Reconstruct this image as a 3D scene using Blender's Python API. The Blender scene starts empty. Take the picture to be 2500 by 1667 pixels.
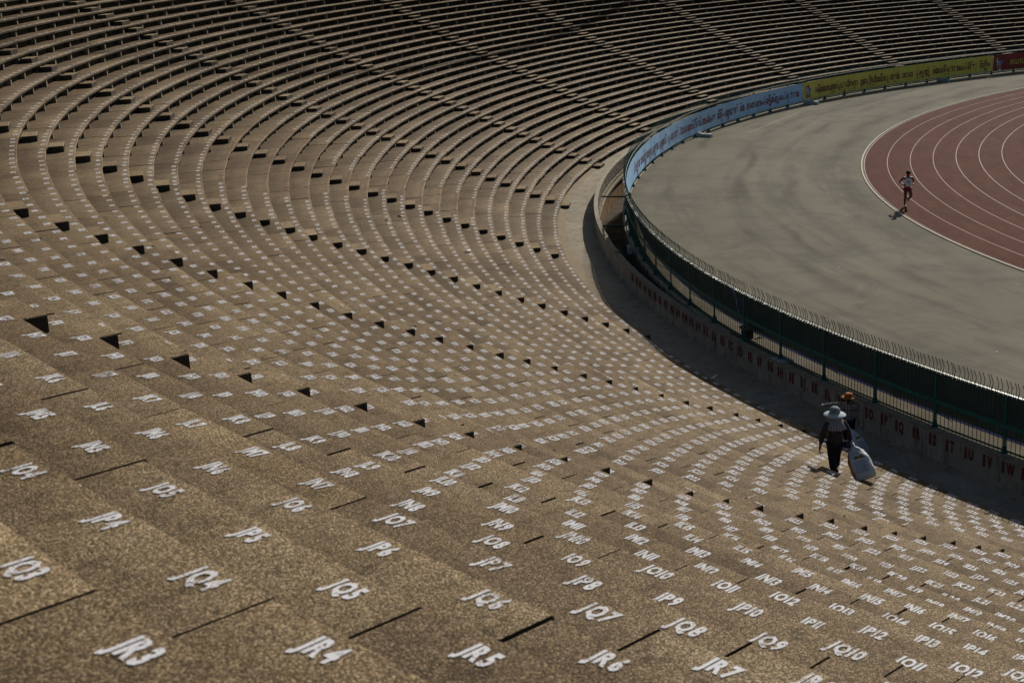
import bpy, bmesh, math, random
import numpy as np
from mathutils import Vector, Matrix
random.seed(7); rng = np.random.default_rng(11)
scene = bpy.context.scene
COL = scene.collection
cos, sin, PI = math.cos, math.sin, math.pi

# ------------------------------------------------------------------ camera
CAM = (95.9546, 15.8781, 14.0782); YAW, PITCH, ROLL = -2.16585, .28442, -.05267
fw = Vector((cos(YAW)*cos(PITCH), sin(YAW)*cos(PITCH), -sin(PITCH)))
rt0 = Vector((sin(YAW), -cos(YAW), 0)); up0 = rt0.cross(fw)
rgt = cos(ROLL)*rt0 + sin(ROLL)*up0; upv = -sin(ROLL)*rt0 + cos(ROLL)*up0
cam = bpy.data.objects.new('camera', bpy.data.cameras.new('camera')); COL.objects.link(cam)
M = Matrix(((rgt.x, upv.x, -fw.x, CAM[0]), (rgt.y, upv.y, -fw.y, CAM[1]), (rgt.z, upv.z, -fw.z, CAM[2]), (0, 0, 0, 1)))
cam.matrix_world = M
cam.data.sensor_width = 36; cam.data.lens = 3548.83/2500*36
cam.data.clip_start = .1; cam.data.clip_end = 3000
cam.data.dof.use_dof = True; cam.data.dof.focus_distance = 36; cam.data.dof.aperture_fstop = 4.5
scene.camera = cam
FPX = 3548.83
def project(P):                       # numpy points -> pixel of the 2500 px photograph, depth (only to rank what shows largest)
    d = np.asarray(P, float)-np.array(CAM); z = d@np.array(fw)
    return 1250+FPX*(d@np.array(rgt))/z, 833.5-FPX*(d@np.array(upv))/z, z

# ------------------------------------------------------------------ sky and sun
SUN_AZ, SUN_EL = math.radians(28.0+180), math.radians(30.5)     # direction towards the sun
w = bpy.data.worlds.new('World'); scene.world = w; w.use_nodes = True
nt = w.node_tree; bg = nt.nodes['Background']
sky = nt.nodes.new('ShaderNodeTexSky'); sky.sky_type = 'NISHITA'; sky.sun_disc = False
sky.sun_elevation = SUN_EL; sky.sun_rotation = math.radians(90)-SUN_AZ; sky.air_density = 1.2; sky.dust_density = 2.0
nt.links.new(sky.outputs[0], bg.inputs[0]); bg.inputs[1].default_value = .05
sun = bpy.data.objects.new('sun', bpy.data.lights.new('sun', 'SUN')); COL.objects.link(sun)
sun.data.energy = 5.0; sun.data.angle = math.radians(.53); sun.data.color = (1, .93, .82)
sd = Vector((cos(SUN_AZ)*cos(SUN_EL), sin(SUN_AZ)*cos(SUN_EL), sin(SUN_EL)))
sun.rotation_euler = sd.to_track_quat('Z', 'Y').to_euler()
scene.view_settings.view_transform = 'Standard'; scene.view_settings.look = 'None'
scene.view_settings.exposure = -.28; scene.view_settings.gamma = 1
scene.cycles.max_bounces = 4; scene.cycles.diffuse_bounces = 2; scene.cycles.glossy_bounces = 2

# ------------------------------------------------------------------ helpers
def link(o, parent=None):
    COL.objects.link(o)
    if parent: o.parent = parent
    return o
def tag(o, label=None, cat=None, group=None, kind=None):
    for k, v in (('label', label), ('category', cat), ('group', group), ('kind', kind)):
        if v: o[k] = v
    return o
def empty(name, loc=(0, 0, 0), rz=0):
    o = bpy.data.objects.new(name, None); o.location = loc; o.rotation_euler = (0, 0, rz); o.empty_display_size = .2
    return link(o)
def mesh(name, verts, faces, mat=None, smooth=False, attrs=None, mat2=None, mi=None):
    me = bpy.data.meshes.new(name)
    me.from_pydata([tuple(map(float, v)) for v in verts], [], [tuple(map(int, f)) for f in faces])
    if mat: me.materials.append(mat)
    if mat2: me.materials.append(mat2); me.polygons.foreach_set('material_index', np.asarray(mi, np.int32))
    if smooth: me.polygons.foreach_set('use_smooth', [True]*len(me.polygons))
    for k, vals in (attrs or {}).items():
        a = me.attributes.new(k, 'FLOAT', 'POINT'); a.data.foreach_set('value', np.asarray(vals, np.float32))
    me.update()
    return me
def bignp(name, V, Q, mat, attrs=None):      # numpy: verts, list of arrays of faces (quads and tris)
    return mesh(name, V, Q, mat, attrs=attrs)
def obj(name, me, parent=None, loc=(0, 0, 0), rot=(0, 0, 0)):
    o = bpy.data.objects.new(name, me); o.location = loc; o.rotation_euler = rot
    return link(o, parent)
class MB:
    def __init__(s): s.v = []; s.f = []; s.t = []
    def add(s, V, F, tone=0.):
        b = len(s.v); s.v.extend(V); s.f.extend([tuple(i+b for i in f) for f in F]); s.t.extend([tone]*len(V)); return s
    def box(s, c, d, rz=0, rx=0, ry=0, tone=0., taper=1.):
        m = Matrix.Rotation(rz, 3, 'Z')@Matrix.Rotation(ry, 3, 'Y')@Matrix.Rotation(rx, 3, 'X')
        V = []
        for z in (-.5, .5):
            k = taper if z > 0 else 1
            for x, y in ((-.5, -.5), (.5, -.5), (.5, .5), (-.5, .5)):
                V.append(tuple(m@Vector((x*d[0]*k, y*d[1]*k, z*d[2]))+Vector(c)))
        return s.add(V, [(3, 2, 1, 0), (4, 5, 6, 7), (0, 1, 5, 4), (1, 2, 6, 5), (2, 3, 7, 6), (3, 0, 4, 7)], tone)
    def tube(s, pts, rad, n=6, tone=0., caps=True):
        pts = [Vector(p) for p in pts]; V = []; F = []
        rads = rad if hasattr(rad, '__len__') else [rad]*len(pts)
        for i, p in enumerate(pts):
            d = (pts[min(i+1, len(pts)-1)]-pts[max(i-1, 0)]).normalized()
            a = d.cross(Vector((0, 0, 1)) if abs(d.z) < .9 else Vector((1, 0, 0))).normalized(); b = d.cross(a)
            for k in range(n):
                q = 2*PI*k/n+PI/n; V.append(tuple(p+(a*cos(q)+b*sin(q))*rads[i]))
        for i in range(len(pts)-1):
            for k in range(n):
                F.append((i*n+k, i*n+(k+1) % n, (i+1)*n+(k+1) % n, (i+1)*n+k))
        if caps: F.append(tuple(range(n))[::-1]); F.append(tuple(range((len(pts)-1)*n, len(pts)*n)))
        return s.add(V, F, tone)
    def lathe(s, prof, n=20, c=(0, 0, 0), sx=1., sy=1., tone=0.):
        V = []; F = []
        for r, z in prof:
            for k in range(n): V.append((c[0]+r*sx*cos(2*PI*k/n), c[1]+r*sy*sin(2*PI*k/n), c[2]+z))
        for i in range(len(prof)-1):
            for k in range(n): F.append((i*n+k, i*n+(k+1) % n, (i+1)*n+(k+1) % n, (i+1)*n+k))
        return s.add(V, F, tone)
    def mesh(s, name, mat, smooth=False): return mesh(name, s.v, s.f, mat, smooth, {'tone': s.t})
    def build(s, name, mat, parent=None, loc=(0, 0, 0), rot=(0, 0, 0), smooth=False): return obj(name, s.mesh(name, mat, smooth), parent, loc, rot)
def polar(R, t, z): return (R*cos(t), R*sin(t), z)
def sweep(rows, closed=False):
    """rows: list of lists of points (one list per station), joined to a strip of quads"""
    n = len(rows[0]); V = [p for r in rows for p in r]; F = []
    for i in range(len(rows)-1):
        for k in range(n-(0 if closed else 1)):
            a, b = i*n+k, i*n+(k+1) % n
            F.append((a, b, b+n, a+n))
    if closed: F.append(tuple(range(n))[::-1]); F.append(tuple(range((len(rows)-1)*n, len(rows)*n)))
    return V, F

# ------------------------------------------------------------------ materials
def mat(name, rough=.8, spec=.3):
    m = bpy.data.materials.new(name); m.use_nodes = True
    b = m.node_tree.nodes['Principled BSDF']; b.inputs['Roughness'].default_value = rough; b.inputs['Specular IOR Level'].default_value = spec
    return m, m.node_tree.nodes, m.node_tree.links, b
class NG:
    """little node graph writer"""
    def __init__(s, m): s.t = m.node_tree; s.n = s.t.nodes; s.l = s.t.links
    def new(s, ty, **kw):
        n = s.n.new(ty)
        for k, v in kw.items():
            if k.startswith('_'): setattr(n, k[1:], v)
        return n
    def put(s, sock, v):
        if isinstance(v, bpy.types.NodeSocket): s.l.new(v, sock)
        elif v is not None: sock.default_value = v
    def pos(s): return s.n.new('ShaderNodeNewGeometry').outputs['Position']
    def ocoord(s): return s.n.new('ShaderNodeTexCoord').outputs['Object']
    def noise(s, vec, scale, detail=3., rough=.5, dist=0., out='Fac'):
        n = s.n.new('ShaderNodeTexNoise'); s.put(n.inputs['Vector'], vec); n.inputs['Scale'].default_value = scale
        n.inputs['Detail'].default_value = detail; n.inputs['Roughness'].default_value = rough; n.inputs['Distortion'].default_value = dist
        return n.outputs[out]
    def voro(s, vec, scale, out='Color', feature='F1'):
        n = s.n.new('ShaderNodeTexVoronoi'); n.feature = feature; s.put(n.inputs['Vector'], vec); n.inputs['Scale'].default_value = scale
        return n.outputs[out]
    def ramp(s, fac, stops, interp='LINEAR'):
        n = s.n.new('ShaderNodeValToRGB'); n.color_ramp.interpolation = interp
        e = n.color_ramp.elements
        while len(e) < len(stops): e.new(.5)
        for k, (p, c) in enumerate(stops):
            e[k].position = p; e[k].color = tuple(c)+(1,) if hasattr(c, '__len__') else (c, c, c, 1)
        s.put(n.inputs[0], fac); return n.outputs[0]
    def mix(s, fac, a, b, mode='MIX'):
        n = s.n.new('ShaderNodeMix'); n.data_type = 'RGBA'; n.blend_type = mode
        s.put(n.inputs[0], fac)
        for sock, v in ((n.inputs[6], a), (n.inputs[7], b)):
            if isinstance(v, tuple) and len(v) == 3: v = v+(1,)
            elif isinstance(v, (int, float)): v = (v, v, v, 1)
            s.put(sock, v)
        return n.outputs[2]
    def math(s, op, a, b=None, c=None, clamp=False):
        n = s.n.new('ShaderNodeMath'); n.operation = op; n.use_clamp = clamp
        for i, v in enumerate((a, b, c)):
            if v is not None: s.put(n.inputs[i], v)
        return n.outputs[0]
    def sep(s, vec): n = s.n.new('ShaderNodeSeparateXYZ'); s.put(n.inputs[0], vec); return n.outputs
    def comb(s, x, y, z): n = s.n.new('ShaderNodeCombineXYZ'); [s.put(n.inputs[i], v) for i, v in enumerate((x, y, z))]; return n.outputs[0]
    def attr(s, name): n = s.n.new('ShaderNodeAttribute'); n.attribute_name = name; return n.outputs['Fac']
    def rand(s): return s.n.new('ShaderNodeObjectInfo').outputs['Random']
    def bump(s, h, strength, dist, bsdf, normal=None):
        n = s.n.new('ShaderNodeBump'); n.inputs['Strength'].default_value = strength; n.inputs['Distance'].default_value = dist
        s.put(n.inputs['Height'], h)
        if normal is not None: s.put(n.inputs['Normal'], normal)
        s.l.new(n.outputs[0], bsdf.inputs['Normal']); return n.outputs[0]
def concrete_aggregate(g, pos):
    """exposed pebble concrete of the terrace: returns colour and height"""
    tone = g.math('FRACT', g.math('ADD', g.attr('tone'), g.rand()))
    vo = g.n.new('ShaderNodeTexVoronoi'); g.put(vo.inputs['Vector'], pos); vo.inputs['Scale'].default_value = 105.
    pv = g.sep(vo.outputs['Color'])[0]
    pebc = g.ramp(pv, [(0, (.020, .013, .008)), (.25, (.068, .045, .024)), (.5, (.160, .112, .062)), (.75, (.28, .206, .122)), (.93, (.56, .46, .32))])
    fine = g.noise(pos, 130., 2., .6)
    c = g.mix(.34, pebc, g.ramp(fine, [(.32, (.05, .036, .022)), (.68, (.35, .275, .18))]))
    big = g.noise(pos, .35, 2., .6); mid = g.noise(pos, 2.0, 5., .68)
    c = g.mix(g.ramp(big, [(.35, 0.), (.62, .85)]), c, g.mix(1., c, (.62, .57, .52), 'MULTIPLY'))
    # trodden light towards the nosing, dirt towards the back of the tread
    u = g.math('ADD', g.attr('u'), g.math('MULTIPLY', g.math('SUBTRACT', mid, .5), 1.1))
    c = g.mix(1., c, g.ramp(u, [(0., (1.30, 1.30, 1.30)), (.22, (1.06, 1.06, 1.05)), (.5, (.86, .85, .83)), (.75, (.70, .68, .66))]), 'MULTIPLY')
    c = g.mix(g.ramp(mid, [(.44, 0.), (.74, .75)]), c, g.mix(1., c, (1.5, 1.55, 1.62), 'MULTIPLY'))
    c = g.mix(g.ramp(mid, [(.28, .6), (.44, 0.)]), c, g.mix(1., c, (.5, .47, .44), 'MULTIPLY'))
    c = g.mix(1., c, g.ramp(tone, [(0, (.68, .65, .61)), (.25, (.88, .86, .84)), (.6, (1.0, 1.0, 1.0)), (.9, (1.06, 1.06, 1.05)), (1., (1.25, 1.25, 1.22))]), 'MULTIPLY')
    c = g.mix(1., c, (1.06, 1.01, .92), 'MULTIPLY')
    gr = g.noise(pos, 4.2, 5., .74, .3)
    c = g.mix(g.ramp(gr, [(.52, 0.), (.66, .62)]), c, g.mix(1., c, (.40, .37, .34), 'MULTIPLY'))
    c = g.mix(g.ramp(gr, [(.27, .32), (.40, 0.)]), c, (.30, .275, .235))
    h = g.math('ADD', g.math('MULTIPLY', vo.outputs['Distance'], -.8), g.math('MULTIPLY', fine, .5))
    return c, h
m_slab, *_ , b = mat('pebble_concrete', .78, .14); g = NG(m_slab)
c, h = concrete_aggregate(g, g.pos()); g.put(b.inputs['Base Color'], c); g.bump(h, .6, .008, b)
# white paint worn down to the concrete
def paint(name, col, wear=(.36, .5), scale=55.):
    m, _, _, b = mat(name, .75, .15); g = NG(m); p = g.pos()
    c, h = concrete_aggregate(g, p)
    wv = g.math('ADD', g.math('MULTIPLY', g.noise(p, scale, 4., .75), .62), g.math('ADD', g.math('MULTIPLY', g.noise(p, 9., 2.), .22), g.math('MULTIPLY', g.noise(p, 1.1, 2.), .16)))
    k = g.ramp(wv, [(wear[0], 0.), (wear[1], 1.)])
    col2 = g.mix(g.noise(p, 30., 3.), col, tuple(x*.8 for x in col))
    g.put(b.inputs['Base Color'], g.mix(k, c, col2)); g.bump(h, .3, .006, b); return m
m_num = paint('white_paint', (.86, .86, .90), (.41, .49), 70.)
m_pink = paint('faded_red_paint', (.34, .14, .13), (.45, .62))
def plain(name, col, rough=.85, spec=.12, var=.25, scale=3., metal=0., bumpd=0., fine=0.):
    m, _, _, b = mat(name, rough, spec); g = NG(m); p = g.pos()
    n1 = g.noise(p, scale, 5., .6)
    c = g.mix(g.ramp(n1, [(.3, 0.), (.72, 1.)]), tuple(x*(1-var) for x in col), tuple(min(1, x*(1+var)) for x in col))
    if fine: c = g.mix(g.ramp(g.noise(p, fine, 3., .6), [(.35, .35), (.65, 0.)]), c, tuple(x*.45 for x in col))
    tone = g.math('FRACT', g.math('ADD', g.attr('tone'), g.rand()))
    c = g.mix(1., c, g.ramp(tone, [(0, .85), (1, 1.15)]), 'MULTIPLY')
    g.put(b.inputs['Base Color'], c); b.inputs['Metallic'].default_value = metal
    if bumpd: g.bump(g.noise(p, scale*6, 5., .65), .5, bumpd, b)
    return m
m_base = plain('terrace_underlay', (.045, .040, .034), .9, .05, .3, 1.2, bumpd=.02)  # colour darkened to paint in deeper shade in the gaps under the slabs
m_support = plain('support_concrete', (.23, .20, .155), .9, .08, .3, 4., bumpd=.01, fine=30.)
m_block = plain('shade_dark_concrete', (.075, .066, .054), .9, .06, .35, 3.5, bumpd=.008, fine=40.)  # slab edges and step sides: shade put into the colour, darker than the tops

# ------------------------------------------------------------------ the numbers of the place
ZT = [12.314, 12.007, 11.701, 11.396, 11.069, 10.721, 10.36, 9.979, 9.591, 9.217, 8.824, 8.442, 8.065, 7.688, 7.31, 6.93, 6.542, 6.16, 5.781, 5.407, 5.06, 4.733, 4.405, 4.073, 3.749, 3.421, 3.101, 2.779, 2.452, 2.123, 1.789, 1.456, 1.13, .809, .488, .166, -.152, -.466]
R38, DW = 68.10, .7703
def zt(N): return ZT[N-1]
def nose(N): return R38+(38-N)*DW
TH0, DE = .009843, .0099595            # angle of column JG and of one seat
DJ = 2.963*DE                          # one slab
J0 = TH0+(27.6-32)*DE                  # a joint
TH_A, TH_B = .24, -2.12
ZW = -.78                              # walkway
TK = .095                              # slab thickness
j_hi = int((TH_A-J0)/DJ); j_lo = int((TH_B-J0)/DJ)

# ------------------------------------------------------------------ ground, apron, track
FT = np.array([.4, .1, 0, -.13, -.2, -.28, -.36, -.44, -.518, -.6, -.7, -.8, -.9, -.984, -1.057, -1.138, -1.213, -1.29, -1.363, -1.437, -1.5, -1.575, -1.65, -1.8, -2., -2.3])
FR = np.array([66.1, 66.12, 66.12, 66.12, 66.09, 66.02, 65.83, 65.53, 65.2, 64.9, 64.56, 64.25, 63.9, 63.58, 63.2, 62.75, 62.3, 61.7, 61.05, 60.35, 59.75, 59.1, 58.5, 57.4, 56., 54.])-.04
_tt = np.linspace(-2.3, .4, 541); _rr = np.interp(_tt, FT[::-1], FR[::-1])
_k = np.hanning(31); _k /= _k.sum(); _rr = np.convolve(np.pad(_rr, 15, mode='reflect', reflect_type='odd'), _k, 'valid')
def RF(t): return float(np.interp(t, _tt, _rr))
def RA(t): return min(66.07, RF(t)+.16)          # outer edge of the apron
m_apron, _, _, b = mat('worn_asphalt', .9, .05); g = NG(m_apron); p = g.pos(); s = g.sep(p)
rad = g.math('SQRT', g.math('ADD', g.math('MULTIPLY', s[0], s[0]), g.math('MULTIPLY', s[1], s[1]))); an = g.math('ARCTAN2', s[1], s[0])
pol = g.comb(g.math('MULTIPLY', rad, 1.), g.math('MULTIPLY', an, 4.5), 0.)
st = g.noise(pol, .62, 7., .66, .45); st2 = g.noise(p, .16, 4., .6); grit = g.noise(p, 34., 5., .8)
c = g.mix(g.ramp(st2, [(.3, 0.), (.7, 1.)]), (.178, .165, .127), (.232, .216, .168))
c = g.mix(g.ramp(st, [(.49, 0.), (.59, .42), (.72, .68)]), c, (.12, .112, .095))
c = g.mix(g.ramp(g.noise(p, .42, 6., .72, .8), [(.48, 0.), (.68, .62)]), c, (.098, .094, .082)); c = g.mix(g.ramp(g.noise(p, 2.6, 5., .75), [(.5, 0.), (.72, .4)]), c, (.13, .124, .108))
for R0, wd, sd in ((53.6, 1.1, 3.), (56.4, .55, 11.), (58.3, .4, 23.), (59.6, .75, 31.), (62.2, .5, 47.)):
    wob = g.math('MULTIPLY', g.math('SUBTRACT', g.noise(g.comb(g.math('MULTIPLY', an, 3.), sd, 0.), 1.6, 3.), .5), 4.)
    dist = g.math('ABSOLUTE', g.math('SUBTRACT', g.math('ADD', rad, wob), R0))
    band = g.math('MULTIPLY', g.ramp(g.math('DIVIDE', dist, wd), [(0., 1.), (1., 0.)], 'EASE'), g.ramp(g.noise(g.comb(g.math('MULTIPLY', an, 9.), sd, g.math('MULTIPLY', rad, .25)), 1., 4., .6), [(.42, 0.), (.66, .75)]))
    c = g.mix(band, c, (.088, .082, .068))
c = g.mix(g.ramp(grit, [(.34, .7), (.5, 0.)]), c, (.12, .113, .095)); c = g.mix(g.ramp(g.noise(p, 9., 5., .7), [(.6, 0.), (.8, .3)]), c, (.36, .34, .29))
edge = g.ramp(g.math('DIVIDE', g.math('SUBTRACT', rad, 58.), 9.), [(.1, 0.), (.62, .25), (.76, .95)])
c = g.mix(g.math('MULTIPLY', edge, g.ramp(g.noise(p, .6, 4.), [(.35, .55), (.6, 1.)])), c, (.105, .085, .055))
g.put(b.inputs['Base Color'], c); g.bump(grit, .35, .006, b)
n = 420; rows = []
for i in range(n+1):
    t = -PI+2*PI*i/n; R = RA(t) if -2.3 < t < .4 else RA(-2.3)+(RA(.4)-RA(-2.3))*(((t-.4) % (2*PI))/(2*PI-2.7))
    rows.append([polar(.5, t, 0), polar(20, t, 0), polar(45, t, 0), polar(R-.3, t, 0), polar(R, t, 0), polar(R, t, -2.4)])
V, F = sweep(rows); apron = obj('apron', mesh('apron', V, F, m_apron)); tag(apron, kind='structure')
m_dirt = plain('dry_earth', (.12, .10, .075), .95, .1, .35, .5, bumpd=.05)
gm = MB().box((0, 0, -3.6), (1600, 1600, 1)).build('ground', m_dirt); tag(gm, kind='structure')
# track
TC = (1.522, -.769); RT = 50.56
def ring(name, r0, r1, z, m, parent=None, t0=-PI, t1=PI, n=360, thick=0):
    rows = []
    for i in range(n+1):
        t = t0+(t1-t0)*i/n
        q = [(TC[0]+r0*cos(t), TC[1]+r0*sin(t), z), (TC[0]+r1*cos(t), TC[1]+r1*sin(t), z)]
        if thick: q = [(q[0][0], q[0][1], z-thick)]+q+[(q[1][0], q[1][1], z-thick)]
        rows.append(q)
    V, F = sweep(rows); return obj(name, mesh(name, V, F, m), parent)
m_track, _, _, b = mat('red_track', .9, .04); g = NG(m_track); p = g.pos(); s = g.sep(p)
rad = g.math('SQRT', g.math('ADD', g.math('MULTIPLY', s[0], s[0]), g.math('MULTIPLY', s[1], s[1]))); an = g.math('ARCTAN2', s[1], s[0])
st = g.noise(g.comb(g.math('MULTIPLY', rad, 1.3), g.math('MULTIPLY', an, 14.), 0.), 1.1, 6., .65, .4)
c = g.mix(g.ramp(st, [(.32, 0.), (.7, 1.)]), (.085, .032, .023), (.138, .058, .042))
c = g.mix(g.ramp(g.noise(p, 60., 3., .7), [(.35, .45), (.6, 0.)]), c, (.085, .036, .028)); c = g.mix(g.ramp(g.noise(p, 1.6, 5., .7), [(.55, 0.), (.75, .35)]), c, (.21, .115, .08))
g.put(b.inputs['Base Color'], c); g.bump(g.noise(p, 120., 2.), .3, .004, b)
track = ring('running_track', 40.5, RT, .006, m_track); tag(track, kind='structure')
m_line = plain('lane_paint', (.29, .21, .195), .7, .3, .25, 8., fine=40.)
for k in range(0, 8): ring('lane_line', RT-1.22*k-.017, RT-1.22*k+.017, .011, m_line, track)
m_kerb = plain('cream_kerb', (.50, .43, .32), .7, .3, .2, 6., fine=30.)
ring('kerb', RT+.12, RT+.18, .04, m_kerb, track, thick=.045)
m_grass = plain('infield_grass', (.06, .09, .03), .95, .1, .3, 2., fine=40.)
infield = ring('infield', .1, 40.5, .008, m_grass); tag(infield, kind='structure')
# faint painted line on the apron
V, F = sweep([[(30.89, -52.06, .004), (30.93, -51.99, .004)], [(26.7, -54.12, .004), (26.72, -54.05, .004)], [(22.46, -55.98, .004), (22.48, -55.91, .004)]])
obj('painted_line', mesh('painted_line', V, F, m_line), apron)

# ------------------------------------------------------------------ walkway and trench
m_walk, _, _, b = mat('walkway_concrete', .88, .1); g = NG(m_walk); p = g.pos()
c = g.mix(g.ramp(g.noise(p, .8, 5., .65), [(.3, 0.), (.7, 1.)]), (.27, .23, .17), (.43, .375, .285))
c = g.mix(g.ramp(g.noise(p, 3.5, 6., .72, .8), [(.52, 0.), (.66, .7)]), c, (.105, .098, .088)); c = g.mix(g.ramp(g.noise(p, 40., 3., .7), [(.35, .4), (.6, 0.)]), c, (.12, .105, .08))
c = g.mix(g.ramp(g.noise(p, 1.7, 5., .7), [(.6, 0.), (.72, .5)]), c, (.40, .37, .32))
g.put(b.inputs['Base Color'], c); g.bump(g.noise(p, 22., 6., .7), .5, .015, b)
V, F = sweep([[polar(66.2, TH_A+(TH_B-TH_A)*i/160, ZW), polar(67.2, TH_A+(TH_B-TH_A)*i/160, ZW), polar(68.7, TH_A+(TH_B-TH_A)*i/160, ZW)] for i in range(161)])
walk = obj('walkway', mesh('walkway', V, F, m_walk)); tag(walk, kind='structure')
# strip of blown sand at the foot of the lowest row
m_sand = plain('blown_sand', (.33, .27, .19), .95, .1, .2, 6., bumpd=.02, fine=50.)
rows = []
for i in range(141):
    t = -.28-.62*i/140; wd = .10+.42*max(0, 1-abs((t+.50)/.2))**.8+.05*sin(t*90)+.04*sin(t*233)
    rows.append([polar(68.1-wd-.16, t, ZW+.002), polar(68.1-wd, t, ZW+.028+.012*sin(t*150)), polar(68.1-wd*.3, t, ZW+.05), polar(68.35, t, ZW+.06)])
V, F = sweep(rows); tag(obj('sand', mesh('sand', V, F, m_sand, True)), 'pale sand drifted along the foot of the lowest terrace row', 'sand', kind='stuff')
m_trench = plain('trench_floor', (.07, .055, .038), .95, .1, .4, 1., bumpd=.05)
V, F = sweep([[polar(RA(t)-.05, t, -2.2), polar(66.15, t, -2.2)] for t in np.linspace(-.2, -2.12, 120)])
tr = obj('trench', mesh('trench', V, F, m_trench)); tag(tr, kind='structure')

# ------------------------------------------------------------------ grandstand
stand = empty('grandstand', polar(68.1, -.6, ZW))
tag(stand, 'curved terrace of stained brown pebble concrete with white painted seat numbers', 'grandstand')
SL = Vector(stand.location)
def sub(name, me, loc=(0, 0, 0), rot=(0, 0, 0), parent=None):     # child of the stand given in world coordinates
    o = obj(name, me, parent or stand, loc if parent else tuple(Vector(loc)-SL), rot); return o
prof = [(68.14, ZW-1.5), (nose(38)+.32, ZW-1.5), (nose(38)+.32, zt(38)-TK-.004)]
for N in range(37, 0, -1): prof += [(nose(N)+.32, zt(N+1)-TK-.004), (nose(N)+.32, zt(N)-TK-.004)]
prof += [(nose(1)+1.2, zt(1)-TK-.004), (101., zt(1)-TK-.004), (106, -3)]
nb = (j_hi-j_lo)
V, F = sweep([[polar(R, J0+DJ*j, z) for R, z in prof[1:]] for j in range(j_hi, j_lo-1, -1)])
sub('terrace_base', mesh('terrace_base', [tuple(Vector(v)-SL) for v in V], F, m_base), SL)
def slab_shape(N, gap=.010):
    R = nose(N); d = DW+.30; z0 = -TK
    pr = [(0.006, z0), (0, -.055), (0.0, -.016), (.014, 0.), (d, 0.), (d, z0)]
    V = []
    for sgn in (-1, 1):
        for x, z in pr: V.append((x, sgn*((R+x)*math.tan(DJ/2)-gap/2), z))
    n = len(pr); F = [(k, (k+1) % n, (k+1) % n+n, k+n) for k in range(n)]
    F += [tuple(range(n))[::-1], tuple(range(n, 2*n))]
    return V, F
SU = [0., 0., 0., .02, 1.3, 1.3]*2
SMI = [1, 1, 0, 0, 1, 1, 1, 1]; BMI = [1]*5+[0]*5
def support_shape(N):
    h = zt(N)-TK-zt(N+1) if N < 38 else zt(38)-TK-ZW
    return MB().box((.20, 0, -TK-h/2), (.24, .17, h-.004), taper=.96)
def block_shape(N):
    up = zt(N) if N < 39 else ZW; top = zt(N-1); h = (top-up)*.52; L = 1.06; D = .43
    V = []
    for z in (0, h):
        for x, y in ((-D, -L/2), (.05, -L/2), (.05, L/2), (-D, L/2)): V.append((x, y, z))
    e = .012
    V2 = V[:4]+[(x, y, h-e) for x, y, _ in V[4:]]+[(x+(e if x < 0 else 0), y-math.copysign(e, y), h) for x, y, _ in V[4:]]
    F = [(3, 2, 1, 0)]+[(k, (k+1) % 4, (k+1) % 4+4, k+4) for k in range(4)]+[(k+4, (k+1) % 4+4, (k+1) % 4+8, k+8) for k in range(4)]+[(8, 9, 10, 11)]
    return V2, F
# --- the painted figures: outlines of each character once
def glyph_mesh(ch, res=2, off=.012):
    cu = bpy.data.curves.new('g', 'FONT'); cu.body = ch; cu.resolution_u = res; cu.offset = off; cu.fill_mode = 'FRONT'
    o = bpy.data.objects.new('g', cu); COL.objects.link(o)
    dg = bpy.context.evaluated_depsgraph_get(); me = bpy.data.meshes.new_from_object(o.evaluated_get(dg))
    V = np.array([v.co[:] for v in me.vertices]).reshape(-1, 3); F = [tuple(p.vertices) for p in me.polygons]
    bpy.data.objects.remove(o); bpy.data.curves.remove(cu); bpy.data.meshes.remove(me)
    return V, F
GL = {ch: glyph_mesh(ch, 2, .048) for ch in 'ABCDEFGHIJKLMNOPQRSTUVWXYZ0123456789-'}
TXH = .130
def text_flat(txt, height=TXH, squeeze=.67, space=.085):
    """text in x/y, centred in x, baseline at y=0"""
    V = []; F = []; x = 0.
    for ch in txt:
        gv, gf = GL[ch]; k = height/.72
        x0, x1 = gv[:, 0].min(), gv[:, 0].max(); b0 = len(V)
        if ch == 'I': ww = (x1-x0)*k
        else: ww = (x1-x0)*k*squeeze
        for q in gv: V.append((x+(q[0]-x0)/(x1-x0)*ww, q[1]*k))
        F += [tuple(i+b0 for i in f) for f in gf]; x += ww+height*space
    x -= height*space
    return [(a-x/2, bb) for a, bb in V], F
def colname(c): return chr(ord('I')+c//26)+chr(65+c % 26)
TXT = {}
def number(txt):
    if txt not in TXT: TXT[txt] = text_flat(txt)
    return TXT[txt]
PINK = {20: -11, 21: -12, 22: -12, 23: -13, 24: -14, 25: -18, 26: -19, 27: -20, 28: -25, 29: -25, 30: -24, 31: -24, 32: -25, 33: -26}
def is_pink(N, c):
    if N not in PINK: return False
    lo = -32 if N >= 28 else (-27 if N >= 25 else -33)
    return lo < c <= PINK[N]
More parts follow.
